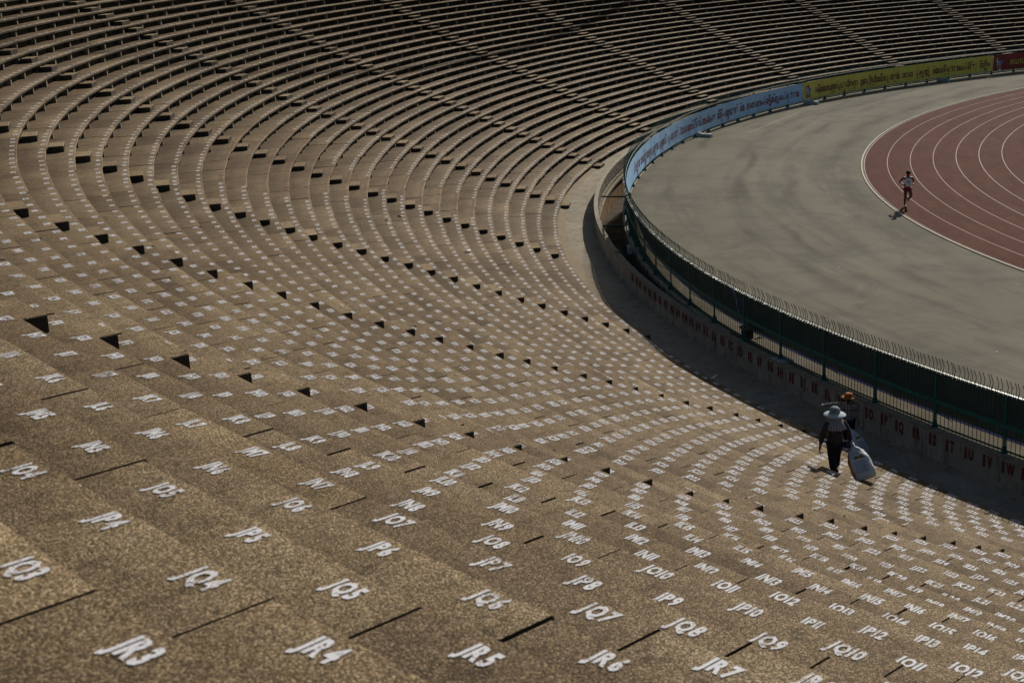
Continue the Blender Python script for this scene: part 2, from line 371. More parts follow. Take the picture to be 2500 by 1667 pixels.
def slab_numbers(N, tc, j):
    """figures lying on the slab with centre angle tc, in the slab's own frame"""
    out = {0: ([], []), 1: ([], []), 2: []}
    R = nose(N)+.09
    for c in range(int(math.ceil((tc-DJ/2-TH0)/DE+32)), int(math.floor((tc+DJ/2-TH0)/DE+32))+1):
        if c < -150: continue
        V, F = number(colname(c)+str(N)); hw = max(v[0] for v in V)
        rj = random.Random(N*1000+c)
        y0 = (TH0+(c-32)*DE-tc)*R+rj.uniform(-.03, .03)
        lim = R*DJ/2-.02-hw; y0 = max(-lim, min(lim, y0))
        x0 = .195+rj.uniform(-.02, .02); a = rj.uniform(-.035, .035); sc = rj.uniform(.94, 1.06)
        tgt = out[1 if is_pink(N, c) else 0]; b0 = len(tgt[0]); one = []
        for vx, vy in V:
            px, py = sc*(vx*cos(a)-vy*sin(a)), sc*(vx*sin(a)+vy*cos(a))
            one.append((x0-py, y0+px, .0045))
        tgt[0].extend(one); out[2].append((one, F))
        tgt[1].extend(tuple(i+b0 for i in f) for f in F)
    return out
# --- where every slab, support and step lies, and which 300 of each show largest
slabs = []
for N in range(1, 39):
    for j in range(j_lo, j_hi): slabs.append((N, j, J0+DJ*(j+.5)))
def shows(P, size=1.):
    x, y, z = project([P]); x, y, z = float(x[0]), float(y[0]), float(z[0])
    if z < 1 or not (-120 < x < 2620 and -80 < y < 1760): return 0.
    return size*(CAM[2]-P[2]+.3)/z**3
rank = sorted(range(len(slabs)), key=lambda i: -shows(polar(nose(slabs[i][0])+.4, slabs[i][2], zt(slabs[i][0])), nose(slabs[i][0])))
single = set(rank[:300]); fullnum = set(rank[:100])
smesh = {}
bulkV, bulkF, bulkT = [], [], []; numV = {0: [], 1: []}; numF = {0: [], 1: []}
def place(V, loc, rz, sy=1., rx=0.):
    ca, sa = cos(rz), sin(rz); A = np.array(V, float).reshape(-1, 3); A[:, 1] *= sy
    A[:, 2] += A[:, 1]*rx
    return np.stack([A[:, 0]*ca-A[:, 1]*sa+loc[0], A[:, 0]*sa+A[:, 1]*ca+loc[1], A[:, 2]+loc[2]], 1)
nbv = 0; nnv = {0: 0, 1: 0}
for i, (N, j, tc) in enumerate(slabs):
    rj = random.Random(i*7+1)
    sy = 1-.0015-.011*rj.random()**2.0; dz = rj.uniform(-.008, .008); rx = rj.uniform(-.0016, .0016); dr = rj.uniform(-.018, .018)
    loc = polar(nose(N)+dr, tc, zt(N)+dz); nums = slab_numbers(N, tc, j)
    if i in single:
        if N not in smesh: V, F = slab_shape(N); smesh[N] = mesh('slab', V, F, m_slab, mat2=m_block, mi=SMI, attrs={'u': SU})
        o = sub('slab', smesh[N], loc, (rx, 0, tc)); o.scale = (1, sy, 1)
    if i in fullnum:
        for V1, F1 in nums[2]: obj('painted_number', mesh('painted_number', V1, F1, m_num), o)
    if i not in single:
        V, F = slab_shape(N); A = place(V, loc, tc, sy, rx); bulkV.append(A); bulkF += [tuple(q+nbv for q in f) for f in F]; bulkT += [rj.random()]*len(A); nbv += len(A)
    if i not in fullnum:
        for k in (0, 1):
            if nums[k][0]:
                A = place(nums[k][0], loc, tc, 1., rx); numV[k].append(A); numF[k] += [tuple(q+nnv[k] for q in f) for f in nums[k][1]]; nnv[k] += len(A)
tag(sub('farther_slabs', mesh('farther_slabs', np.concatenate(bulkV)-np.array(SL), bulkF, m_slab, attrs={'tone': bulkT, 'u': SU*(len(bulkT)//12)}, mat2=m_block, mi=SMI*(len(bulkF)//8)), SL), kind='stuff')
for k, mm, nm in ((0, m_num, 'farther_painted_numbers'), (1, m_pink, 'farther_faded_numbers')):
    if numV[k]: tag(sub(nm, mesh(nm, np.concatenate(numV[k])-np.array(SL), numF[k], mm), SL), kind='stuff')
# supports under the joints
sup = [(N, J0+DJ*j) for N in range(1, 39) for j in range(j_lo, j_hi+1)]
def sup_score(q):
    N, t = q
    if t > -.42: return 0.
    return shows(polar(nose(N), t, zt(N)-.2))
srank = sorted(range(len(sup)), key=lambda i: -sup_score(sup[i])); ssingle = set(srank[:300]); pm = {}
bv, bf, bt, nv = [], [], [], 0
for i, (N, t) in enumerate(sup):
    rj = random.Random(i+5); t2 = t+rj.uniform(-.0006, .0006); loc = polar(nose(N)+rj.uniform(-.03, .03), t2, zt(N))
    if i in ssingle:
        if N not in pm: pm[N] = support_shape(N).mesh('support', m_support)
        sub('support', pm[N], loc, (0, 0, t2))
    else:
        q = support_shape(N); A = place(q.v, loc, t2); bv.append(A); bf += [tuple(x+nv for x in f) for f in q.f]; bt += [rj.random()]*len(A); nv += len(A)
tag(sub('farther_supports', mesh('farther_supports', np.concatenate(bv)-np.array(SL), bf, m_support, attrs={'tone': bt}), SL), kind='stuff')
# steps of the aisles
AIS = [.0042-.006, -.1718-.006, -.3485-.005, -.5354-.004, -.7215-.002, -.9005, -1.081]
AIS = [.178]+AIS+[-1.081-.1795*k for k in range(1, 6)]
steps = [(N, t) for t in AIS for N in range(2, 40) if not (N == 39 and abs(t+.539) < .01)]
brank = sorted(range(len(steps)), key=lambda i: -shows(polar(nose(steps[i][0]-1)-.2, steps[i][1], zt(min(38, steps[i][0]))))); bsingle = set(brank[:300]); bm = {}
bv, bf, bt, nv = [], [], [], 0
for i, (N, t) in enumerate(steps):
    rj = random.Random(i*3+2); t2 = t+rj.uniform(-.06, .06)/nose(N-1); z = (zt(N) if N < 39 else ZW)+.002
    loc = polar(nose(N-1)+rj.uniform(-.02, .02), t2, z); ra = t2+rj.uniform(-.02, .02)
    if i in bsingle:
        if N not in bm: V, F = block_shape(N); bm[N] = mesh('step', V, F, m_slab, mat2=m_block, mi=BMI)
        sub('step', bm[N], loc, (0, 0, ra))
    elif shows(polar(nose(N-1), t, zt(min(38, N)))) > 0:
        V, F = block_shape(N); A = place(V, loc, ra); bv.append(A); bf += [tuple(x+nv for x in f) for f in F]; bt += [rj.random()]*len(A); nv += len(A)
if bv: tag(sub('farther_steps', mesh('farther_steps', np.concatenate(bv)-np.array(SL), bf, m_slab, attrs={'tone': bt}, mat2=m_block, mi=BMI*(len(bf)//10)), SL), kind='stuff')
# ------------------------------------------------------------------ perimeter wall
m_wall, _, _, b = mat('stained_wall', .9, .08); g = NG(m_wall); p = g.pos()
c = g.mix(g.ramp(g.noise(p, 1.3, 5., .65), [(.3, 0.), (.7, 1.)]), (.37, .33, .265), (.50, .46, .385))
zz = g.sep(p)[2]; low = g.ramp(g.math('ADD', zz, g.math('MULTIPLY', g.noise(p, 2.5, 4.), .5)), [(-.0, 1.), (.25, 0.)])
drip = g.noise(g.comb(g.math('MULTIPLY', g.sep(p)[0], 6.), g.math('MULTIPLY', g.sep(p)[1], 6.), g.math('MULTIPLY', zz, .8)), 1., 4., .6)
c = g.mix(g.ramp(drip, [(.52, 0.), (.7, .7)]), c, (.13, .115, .09)); c = g.mix(g.ramp(g.noise(p, 9., 5., .7), [(.58, 0.), (.68, .8)]), c, (.09, .08, .065))
c = g.mix(g.ramp(g.noise(p, 4., 5., .7), [(.6, 0.), (.7, .5)]), c, (.32, .17, .11))
g.put(b.inputs['Base Color'], c); g.bump(g.noise(p, 16., 6., .7), .6, .02, b)
m_cope = plain('coping_concrete', (.33, .29, .22), .85, .2, .3, 5., bumpd=.012, fine=30.)
m_brick = plain('dark_block', (.15, .125, .09), .9, .2, .35, 6., bumpd=.012, fine=25.)
m_mortar = plain('pale_mortar', (.40, .35, .26), .9, .15, .25, 5., bumpd=.012)
m_rust = plain('ochre_stained_wall', (.26, .15, .055), .9, .15, .5, 1.4, bumpd=.02, fine=8.)
m_red = paint('red_letter_paint', (.24, .048, .036), (.36, .50), 30.)
wall = empty('perimeter_wall', polar(66.2, -.4, ZW)); tag(wall, 'low curved stained concrete wall with red painted letters beside the sunken walkway', 'wall'); WL = Vector(wall.location)
def wsub(name, mb_or_me, m=None, loc=(0, 0, 0), rot=(0, 0, 0)):
    if isinstance(mb_or_me, tuple): me = mesh(name, [tuple(Vector(v)-WL) for v in mb_or_me[0]], mb_or_me[1], m); return obj(name, me, wall)
    return obj(name, mb_or_me, wall, tuple(Vector(loc)-WL), rot)
TS = np.linspace(TH_A, TH_B, 260)
wsub('wall_body', sweep([[polar(R, t, z) for R, z in ((66.11, -.66), (66.11, .035), (66.25, .035), (66.26, ZW-.1), (66.11, ZW-.1))] for t in TS], True), m_wall)
wsub('coping', sweep([[polar(R+.006*sin(t*310), t, z+.006*sin(t*190)) for R, z in ((66.075, .036), (66.075, .075), (66.28, .07), (66.28, .036))] for t in TS], True), m_cope)
wsub('retaining_wall', sweep([[polar(R, t, z) for R, z in ((66.26, -2.3), (66.12, -2.3), (66.12, ZW-.25), (66.26, ZW-.25))] for t in TS], True), m_rust)
wsub('ledge', sweep([[polar(R, t, z) for R, z in ((66.26, ZW-.25), (65.98, ZW-.24), (65.98, ZW-.10), (66.26, ZW-.10))] for t in TS], True), m_cope)
rg = random.Random(3)
bl = {k: MB().box((-.008, 0, 0), (.05, .375+.02*k, .165)).mesh('block', m_brick) for k in (0, 1)}
for row in range(3):
    for k in range(74):
        t = -.52-(k+.5*(row % 2))*.42/66.1
        wsub('block', bl[(k+row) % 2], loc=polar(66.105+rg.uniform(-.008, .012), t+rg.uniform(-.0003, .0003), -.065-.2*row), rot=(rg.uniform(-.02, .02), 0, t))
mb = MB()
for k in range(150):
    t = -.40-k*.44/66.1; mb.box(polar(66.10, t, -.745), (.12, .24, .15), rz=t, tone=rg.random())
tag(mb.build('drain_course', m_mortar, wall, tuple(-WL)), kind='stuff')
for k in range(110):                                        # rough lumps where wall meets walkway
    t = .2-k*.0135+rg.uniform(-.003, .003)
    if k % 2 == 0: wsub('footing', MB().box((0, 0, 0), (.10, rg.uniform(.3, .6), rg.uniform(.06, .12)), taper=.8).mesh('footing', m_wall), loc=polar(66.27, t, ZW+.04), rot=(0, rg.uniform(-.1, .1), t))
for c in range(-14, 27):
    V, F = text_flat(colname(c), .31, .55, .2); t = TH0+(c-32)*DE+rg.uniform(-.0006, .0006)
    z0 = -.365+rg.uniform(-.02, .02)
    obj('painted_letters', mesh('painted_letters', [(.0, x, z) for x, z in V], [f for f in F], m_red), wall, tuple(Vector(polar(66.268, t, z0))-WL), (0, rg.uniform(-.01, .01), t))

# ------------------------------------------------------------------ fence
m_green = plain('teal_fence_paint', (.022, .15, .13), .5, .45, .25, 6.)
m_bar = plain('dark_fence_bars', (.020, .095, .085), .55, .4, .2, 6.)
m_rail = plain('pale_top_rail', (.42, .45, .44), .35, .5, .15, 9., metal=.4)
fence = empty('perimeter_fence', polar(RF(-.4), -.4, 0)); tag(fence, 'teal green metal fence with bent spikes along the top, curving round the field', 'fence'); FL = Vector(fence.location)
T_A, T_B, PD = .158, -2.06, .0378
def fpt(t, dr, z): return polar(RF(t)+dr, t, z)
def fsub(name, me, loc, rot): return obj(name, me, fence, tuple(Vector(loc)-FL), rot)
TF = np.linspace(T_A, T_B, 300)
def rail(name, z0, z1, r0, r1, m):
    V, F = sweep([[fpt(t, r, z) for r, z in ((r0, z0), (r1, z0), (r1, z1), (r0, z1))] for t in TF], True)
    obj(name, mesh(name, [tuple(Vector(v)-FL) for v in V], F, m), fence)
rail('top_rail', 1.655, 1.69, -.03, .03, m_rail)
rail('middle_rail', .76, .87, -.012, .012, m_green)
rail('bottom_rail', .13, .175, -.015, .015, m_green)
pm_ = MB().box((0, 0, .84), (.05, .055, 1.66)); pm_.add([(-.14, -.012, 0), (.14, -.012, 0), (.03, -.012, .32), (-.03, -.012, .32), (-.14, .012, 0), (.14, .012, 0), (.03, .012, .32), (-.03, .012, .32)], [(0, 1, 2, 3), (7, 6, 5, 4), (0, 4, 5, 1), (1, 5, 6, 2), (2, 6, 7, 3), (3, 7, 4, 0)])
pm_.add([(-.012, -.13, 0.), (-.012, .13, 0), (-.012, .03, .3), (-.012, -.03, .3), (.012, -.13, 0), (.012, .13, 0), (.012, .03, .3), (.012, -.03, .3)], [(3, 2, 1, 0), (4, 5, 6, 7), (0, 1, 5, 4), (1, 2, 6, 5), (2, 3, 7, 6), (3, 0, 4, 7)])
post_me = pm_.mesh('post', m_green)
brace_me = MB().tube([(-.02, 0, .52), (-.62, .02, .10)], .014, 5).mesh('brace', m_bar)
stone_me = [MB().lathe([(.001, .07), (.05, .06), (.085, .025), (.09, 0.)], 7, sx=rg.uniform(.8, 1.5), sy=rg.uniform(.7, 1.2)).mesh('stone', m_cope) for _ in range(3)]
posts = []
k0 = int((-.132-T_A)/PD)
t = -.132-k0*PD*(1)
tp = [-.132-PD*k for k in range(-7, 52)]
for k, t in enumerate(tp):
    if not (T_B < t < T_A): continue
    fsub('post', post_me, fpt(t, 0, 0.), (0, 0, t))
    if k % 2 and t > -.5: fsub('brace', brace_me, fpt(t, 0, 0), (0, 0, t))
nbars = 17
bar_me = MB().box((0, 0, .90), (.013, .013, 1.74)).mesh('bar', m_bar)
spk = MB().tube([(.02, 0, 1.60), (.02, 0, 1.70), (-.012, 0, 1.88), (.075, 0, 2.09)], [.0085, .0085, .009, .0095], 4)
spike_me = spk.mesh('spike', m_bar)
allb = []
for t in tp:
    for q in range(nbars):
        tb = t-PD*(q+.5)/nbars
        if T_B < tb < T_A: allb.append(tb)
sc = sorted(range(len(allb)), key=lambda i: -shows(fpt(allb[i], 0, 1.2))); near = set(sc[:300])
barsF, spF = MB(), MB(); barb = MB()
bb = MB().box((0, 0, .90), (.013, .013, 1.74))
for i, tb in enumerate(allb):
    rj = random.Random(i); dz = rj.uniform(-.015, .015); lean = rj.uniform(-.02, .02); bad = rj.random() < .012
    ts = tb-PD/nbars/2+rj.uniform(-.0002, .0002)
    if i in near:
        fsub('bar', bar_me, fpt(tb, 0, dz), (0, 0, tb))
        if not bad: fsub('spike', spike_me, fpt(ts, 0, dz), (lean, 0, ts+rj.uniform(-.15, .15)))
    else:
        A = place(bb.v, fpt(tb, 0, dz), tb); barsF.add([tuple(a-np.array(FL)) for a in A], bb.f)
        A = place(spk.v, fpt(ts, 0, dz), ts); spF.add([tuple(a-np.array(FL)) for a in A], spk.f)
    a = Vector(fpt(tb, .0, 1.70+dz))-FL; e = Vector(fpt(tb+.0009, .12, 1.685+rj.uniform(-.02, .02)))-FL
    barb.tube([a, e], .006, 3)
tag(barsF.build('farther_bars', m_bar, fence), kind='stuff'); tag(spF.build('farther_spikes', m_bar, fence), kind='stuff'); tag(barb.build('barbs', m_rail, fence), kind='stuff')
# kerb under the fence where the trench opens
V, F = sweep([[polar(RA(t)-r, t, z) for r, z in ((.0, -.12), (.0, .03), (.22, .03), (.22, -.02))] for t in np.linspace(-.30, T_B, 160)], True)
tag(obj('fence_kerb', mesh('fence_kerb', V, F, m_cope)), 'narrow grey kerb under the fence along the open trench', 'kerb')
# struts and pipe across the trench
for k, (t, z) in enumerate(((-.515, -.35), (-.625, -.55), (-.735, -.5))):
    a = Vector(polar(RA(t)-.05, t, z)); bq = Vector(polar(66.1, t-.004, z))
    o = MB().tube([(0, 0, 0), tuple(bq-a)], .045, 8).build('trench_strut', m_bar, None, tuple(a))
    tag(o, ('nearest', 'middle', 'farthest')[k]+' dark strut spanning the trench between wall and fence kerb', 'strut', 'struts across the trench')

# ------------------------------------------------------------------ banners
def cloth(name, col, rough=.45, var=.1):
    m, _, _, b = mat(name, rough, .35); g = NG(m); p = g.pos()
    fold = g.noise(g.comb(g.math('MULTIPLY', g.sep(p)[0], 1.6), g.math('MULTIPLY', g.sep(p)[1], 1.6), g.math('MULTIPLY', g.sep(p)[2], .5)), 1.2, 4., .6, .5)
    c = g.mix(g.ramp(fold, [(.3, 0.), (.7, 1.)]), tuple(x*(1-var) for x in col), tuple(min(1, x*(1+var)) for x in col))
    g.put(b.inputs['Base Color'], c); g.bump(fold, .5, .06, b); return m
m_blue = cloth('blue_vinyl', (.34, .60, .95)); m_yel = cloth('olive_yellow_vinyl', (.66, .61, .12)); m_dred = cloth('maroon_vinyl', (.26, .035, .04))
m_back = cloth('dark_vinyl_back', (.085, .13, .125)); m_hem = cloth('violet_hem', (.40, .40, .92)); m_ink = cloth('maroon_ink', (.16, .03, .05)); m_yink = cloth('yellow_ink', (.50, .42, .10))
m_white = cloth('white_vinyl', (.72, .74, .80)); m_flagr = cloth('flag_red', (.30, .05, .06)); m_flagb = cloth('flag_blue', (.10, .25, .62)); m_wheat = cloth('wheat_brown', (.30, .22, .14))
KG = {}
def kglyph(ch):
    if ch not in KG:
        V, F = glyph_mesh(ch, 2, .022); KG[ch] = (V, F) if len(V) else (np.zeros((0, 3)), [])
    return KG[ch]
ABOVE = 'ិីឹឺំ៉៊់៍័៌៏'; BELOW = 'ុូួ'; PRE = 'េែៃ'
def khmer(text):
    """plain stacked setting: sub-consonants small below, signs above, fore-vowels in front"""
    V, F = [], []; x = 0.
    def put(ch, x0, y0=0., k=1., center=None):
        gv, gf = kglyph(ch)
        if not len(gv): return 0.
        lo, hi = gv[:, 0].min(), gv[:, 0].max(); b0 = len(V); ox = x0-lo*k if center is None else center-(lo+hi)/2*k
        for q in gv: V.append((ox+q[0]*k, y0+q[1]*k))
        F.extend(tuple(i+b0 for i in f) for f in gf); return (hi-lo)*k
    i = 0
    while i < len(text):
        ch = text[i]
        if ch == ' ': x += .55; i += 1; continue
        base = ch; i += 1; subs, marks = [], []
        while i < len(text) and (text[i] == '្' or text[i] in ABOVE+BELOW+PRE+'ាោៅើឿៀះ'):
            if text[i] == '្' and i+1 < len(text): subs.append(text[i+1]); i += 2
            else: marks.append(text[i]); i += 1
        for m_ in marks:
            if m_ in PRE+'ើឿៀោៅ': x += put('េ' if m_ not in 'ែៃ' else m_, x)+.04
        wdt = put(base, x); cx = x+wdt/2; dy = -.42
        for s_ in subs: put(s_, 0, dy, .62, cx); dy -= .36
        x += wdt+.05
        for m_ in marks:
            if m_ in ABOVE: put(m_, 0, .04, 1., cx)
            elif m_ in BELOW: put(m_, 0, (-.3 if subs else .0), 1., cx)
            elif m_ in 'ាោៅះ': x += put('ា' if m_ != 'ះ' else 'ះ', x)+.05
            elif m_ == 'ើ': put('ី', 0, .04, 1., cx)
    return V, F
def banner(name, label, t0, t1, z0, z1, m, lean=0., group=None):
    tm = (t0+t1)/2; o = empty(name, fpt(tm, -.06, z0)); tag(o, label, 'banner', group); L = Vector(o.location)
    n = max(12, int(abs(t1-t0)*90)); rows = []
    for i in range(n+1):
        t = t0+(t1-t0)*i/n; wv = .012*sin(i*1.7)+.01*sin(i*.61)
        rows.append([tuple(Vector(fpt(t, r+wv*(1-k*.6), z))-L) for r, z, k in ((-.052-lean, z0, 0), (-.052, z1, 1), (-.058, z1, 1), (-.058-lean/2, (z0+z1)/2, .5), (-.058-lean, z0, 0))])
    V, F = sweep(rows, True); obj('sheet', mesh('sheet', V, F, m), o)
    return o, L
def on_banner(o, L, name, V, F, tstart, zmid, m, off=.02, scale=1.):
    """u runs to the right as read from the field, v up, metres"""
    P = []
    for u, v in V:
        t = tstart-u*scale/RF(tstart); P.append(tuple(Vector(fpt(t, -.058-off, zmid+v*scale))-L))
    return obj(name, mesh(name, P, F, m), o)
def banner_text(o, L, text, t0, t1, zb, hgt, m):
    V, F = khmer(text); x1 = max(v[0] for v in V); span = abs(t1-t0)*RF((t0+t1)/2); kx = span/x1
    # split in long runs so the sheet curvature is followed
    P = []
    for x, y in V:
        t = t0+(t1-t0)*x/x1; P.append(tuple(Vector(fpt(t, -.082, zb+y*hgt))-L))
    tag(obj('lettering', mesh('lettering', P, F, m), o), kind='stuff')
def emblem(o, L, t, z):
    q = lambda pts: ([(a, b2) for a, b2 in pts], [tuple(range(len(pts)))])
    on_banner(o, L, 'emblem_ground', *q([(.12, .95), (.30, .78), (.50, .60), (.56, .20), (.52, -.10), (.30, -.08), (.10, .15), (.02, .40)]), t, z, m_white, .015)
    on_banner(o, L, 'wheat_ear', *q([(.0, .9), (.06, 1.05), (.10, .7), (.12, .3), (.22, .05), (.12, .08), (.03, .35)]), t, z, m_wheat, .022)
    on_banner(o, L, 'emblem_flag', *q([(.14, .88), (.42, .98), (.46, .70), (.24, .62)]), t, z, m_flagr, .028)
    on_banner(o, L, 'emblem_flag', *q([(.36, .62), (.62, .76), (.70, .52), (.42, .40)]), t, z, m_flagb, .034)
    V, F = text_flat('60', .34, .7, .1); on_banner(o, L, 'emblem_figure', [(x+.40, y+.05) for x, y in V], F, t, z, m_flagr, .04)
    V, F = text_flat('7', .34, .7, .1); on_banner(o, L, 'emblem_figure', [(x+.24, y+.22) for x, y in V], F, t, z, m_flagr, .04)
o, L = banner('blue_banner', 'long pale blue banner with dark Khmer lettering on the field side of the fence', -.585, -1.2575, .24, 1.50, m_blue)
banner_text(o, L, 'អតីតយុទ្ធជន គោរពវិញ្ញាណក្ខន្ធ យុទ្ធជន យុទ្ធនារី ស្នេហាជាតិ ដែលបានពលីជីវិតយ៉ាងអង់អាច ដើម្បីសង្គ្រោះជាតិ និង ការពារការរស់ឡើងវិញរបស់ប្រជាជន', -.742, -1.25, .62, .62, m_ink)
o, L = banner('yellow_banner', 'long olive yellow banner with maroon Khmer lettering between blue and maroon banners', -1.2585, -1.607, .27, 1.50, m_yel)
banner_text(o, L, 'មន្ត្រីគណបក្សគ្រប់រូបត្រូវថែរក្សា ពូនប្រជុំប្រពៃណីស្មោះត្រង់ គោរព ស្រឡាញ់ និងបម្រើប្រជាជនអស់ពីចិត្ត ពីថ្លើម', -1.283, -1.602, .62, .62, m_ink)
emblem(o, L, -1.2635, .32)
o, L = banner('maroon_banner', 'maroon banner with dull yellow Khmer lettering at the right edge of the view', -1.608, -2.04, .27, 1.50, m_dred)
banner_text(o, L, 'គណបក្សប្រជាជន', -1.636, -1.70, .62, .62, m_yink)
emblem(o, L, -1.612, .32)
for nm, lab, t0, t1 in (('dark_banner', 'dark back of a banner behind the fence, left of the violet seam', -.580, -.2992), ('dark_banner', 'dark back of a banner behind the fence, right of the violet seam', -.2988, .15)):
    o, L = banner(nm, lab, t0, t1, .24, 1.665, m_back, .42, group='banners seen from behind')
    V, F = sweep([[tuple(Vector(fpt(t, r, z))-L) for r, z in ((-.456, .225), (-.436, .31), (-.466, .31), (-.486, .225))] for t in np.linspace(t0, t1, 60)], True)
    obj('hem', mesh('hem', V, F, m_hem), o)
    if t0 < -.4:
        V, F = sweep([[tuple(Vector(fpt(t1-.0006+.0009*sin(z*6)+d, r-.42*(1.6-z)/1.36, z))-L) for d, r in ((0, -.044), (.0012, -.044), (.0012, -.05), (0, -.05))] for z in np.linspace(.26, 1.58, 12)], True)
        obj('seam', mesh('seam', V, F, m_hem), o)

# ------------------------------------------------------------------ loose concrete pieces by the fence
m_pale = plain('pale_blue_concrete', (.42, .47, .48), .8, .3, .2, 5., bumpd=.01)
def chunk(name, label, loc, dims, rz, m, cat='concrete block', extra=None, group=None):
    mb = MB(); mb.box((0, 0, dims[2]/2), dims, taper=.94)
    if extra: [mb.box(*e) for e in extra]
    o = mb.build(name, m, None, loc, (0, 0, rz)); bv = o.modifiers.new('b', 'BEVEL'); bv.width = .012; bv.segments = 1
    return tag(o, label, cat, group)
G = 'pale concrete pieces by the fence'
def fl(t, dr, z=.0): return polar(RF(t)+dr, t, z)
chunk('concrete_beam', 'pale concrete beam with a wide end under the fence at the open trench', polar(RA(-.5)-.12, -.500, .03), (.75, .17, .16), -.5, m_pale, 'concrete beam', [((.36, 0, .12), (.12, .42, .34))], G)
chunk('concrete_beam', 'pale blue concrete beam lying under the left half of the blue banner', fl(-1.006, -.55), (1.0, .26, .2), -1.25, m_pale, 'concrete beam', [((.42, 0, .14), (.14, .4, .28))], G)
chunk('concrete_beam', 'pale blue concrete beam lying where blue and yellow banners meet', fl(-1.262, -.6), (1.25, .28, .22), -1.5, m_pale, 'concrete beam', [((.5, 0, .14), (.16, .4, .28))], G)
chunk('concrete_beam', 'pale blue concrete beam lying under the right half of the yellow banner', fl(-1.513, -.5), (1.3, .26, .2), -1.75, m_pale, 'concrete beam', [((.5, 0, .14), (.16, .4, .28))], G)
chunk('concrete_slab', 'pale slab lying across the earth strip behind the wall letters IF and IG', polar(65.98, -.245, .0), (.55, .62, .08), -.25, m_pale, 'slab')
bo = empty('stone_bench', fl(-.2895, -.32, 0), -.29); tag(bo, 'low broken stone bench leaning behind the fence beside a post', 'bench')
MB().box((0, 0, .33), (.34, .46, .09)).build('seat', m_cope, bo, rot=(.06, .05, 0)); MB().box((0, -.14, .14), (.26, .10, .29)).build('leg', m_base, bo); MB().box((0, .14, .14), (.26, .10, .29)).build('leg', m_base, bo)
MB().box((-.35, .25, .06), (.5, .05, .05), rz=.3, ry=.2).build('broken_bar', m_cope, bo)
for k, t in enumerate(tp[7:19]):
    if k in (1, 2, 3, 4, 5, 6, 8, 9):
        o = obj('stone', stone_me[k % 3], None, fl(t-.0028, .06, .0), (0, 0, k*1.3)); o.scale = (1.1, 1.1, 1)
        tag(o, 'pale loose stone at the foot of the '+('third', 'fourth', 'fifth', 'sixth', 'seventh', 'eighth', '', 'tenth', 'eleventh')[k-1]+' fence post from the right edge', 'stone', 'stones at the fence posts')
o = obj('stone', stone_me[1], None, polar(66.16, -.498, .075), (0, 0, .4)); o.scale = (1.6, 1.6, 2.2); tag(o, 'pale lump of concrete on top of the wall beside the trench', 'stone')

# ------------------------------------------------------------------ litter
m_lw = plain('pale_plastic', (.62, .62, .6), .5, .4, .15); m_ld = plain('dark_plastic', (.03, .03, .032), .5, .4, .2); m_leaf = plain('green_leaf', (.10, .16, .04), .7, .3)
def surf(N, dr, t, dz=.004): return polar(nose(N)+dr, t, zt(N)+dz)
o = empty('bottle', surf(32, .22, -.4445), .3); tag(o, 'crushed clear plastic bottle lying on the terrace', 'bottle')
MB().tube([(-.16, 0, .035), (.08, 0, .04), (.12, 0, .035)], [.034, .036, .014], 8).build('bottle_body', m_lw, o, smooth=True); MB().tube([(.12, 0, .035), (.145, 0, .035)], .016, 8).build('cap', m_ld, o)
for k, (N, dr, t) in enumerate(((28, .12, -.4585), (29, .30, -.4885))):
    o = MB().lathe([(.001, .045), (.07, .04), (.11, .012), (.10, 0)], 9, sx=1.7, sy=.7).build('plastic_scrap', m_ld, None, surf(N, dr, t), (0, 0, .4+k), True)
    tag(o, ('dark flattened scrap of plastic on the terrace, left one of the pair', 'dark flattened scrap of plastic on the terrace, right one of the pair')[k], 'litter', 'dark scraps on the terrace')
o = mesh('fallen_leaf', [(0, 0, .002), (.05, .018, .012), (.10, 0, .006), (.05, -.018, .012)], [(0, 1, 2), (0, 2, 3)], m_leaf); o = obj('fallen_leaf', o, None, surf(8, .35, .055, .006), (0, 0, 1.)); tag(o, 'small green leaf lying near the seat numbers in the foreground', 'leaf')

# ------------------------------------------------------------------ people
def skinmesh(name, pts, edges, m, parent, sub=2, loc=(0, 0, 0)):
    me = bpy.data.meshes.new(name); me.from_pydata([p[:3] for p in pts], edges, [])
    o = bpy.data.objects.new(name, me); COL.objects.link(o)
    md = o.modifiers.new('s', 'SKIN'); md.use_smooth_shade = True; md.branch_smoothing = .6
    for i, p in enumerate(pts):
        d = me.skin_vertices[0].data[i]; r = p[3]; d.radius = (r[0]*1.12, r[1]*1.12) if isinstance(r, tuple) else (r*1.12, r*1.12); d.use_root = (i == 0)
    o.modifiers.new('u', 'SUBSURF').levels = sub
    dg = bpy.context.evaluated_depsgraph_get(); dg.update(); nm = bpy.data.meshes.new_from_object(o.evaluated_get(dg))
    bpy.data.objects.remove(o); bpy.data.meshes.remove(me); nm.materials.clear(); nm.materials.append(m); nm.name = name
    return obj(name, nm, parent, loc)
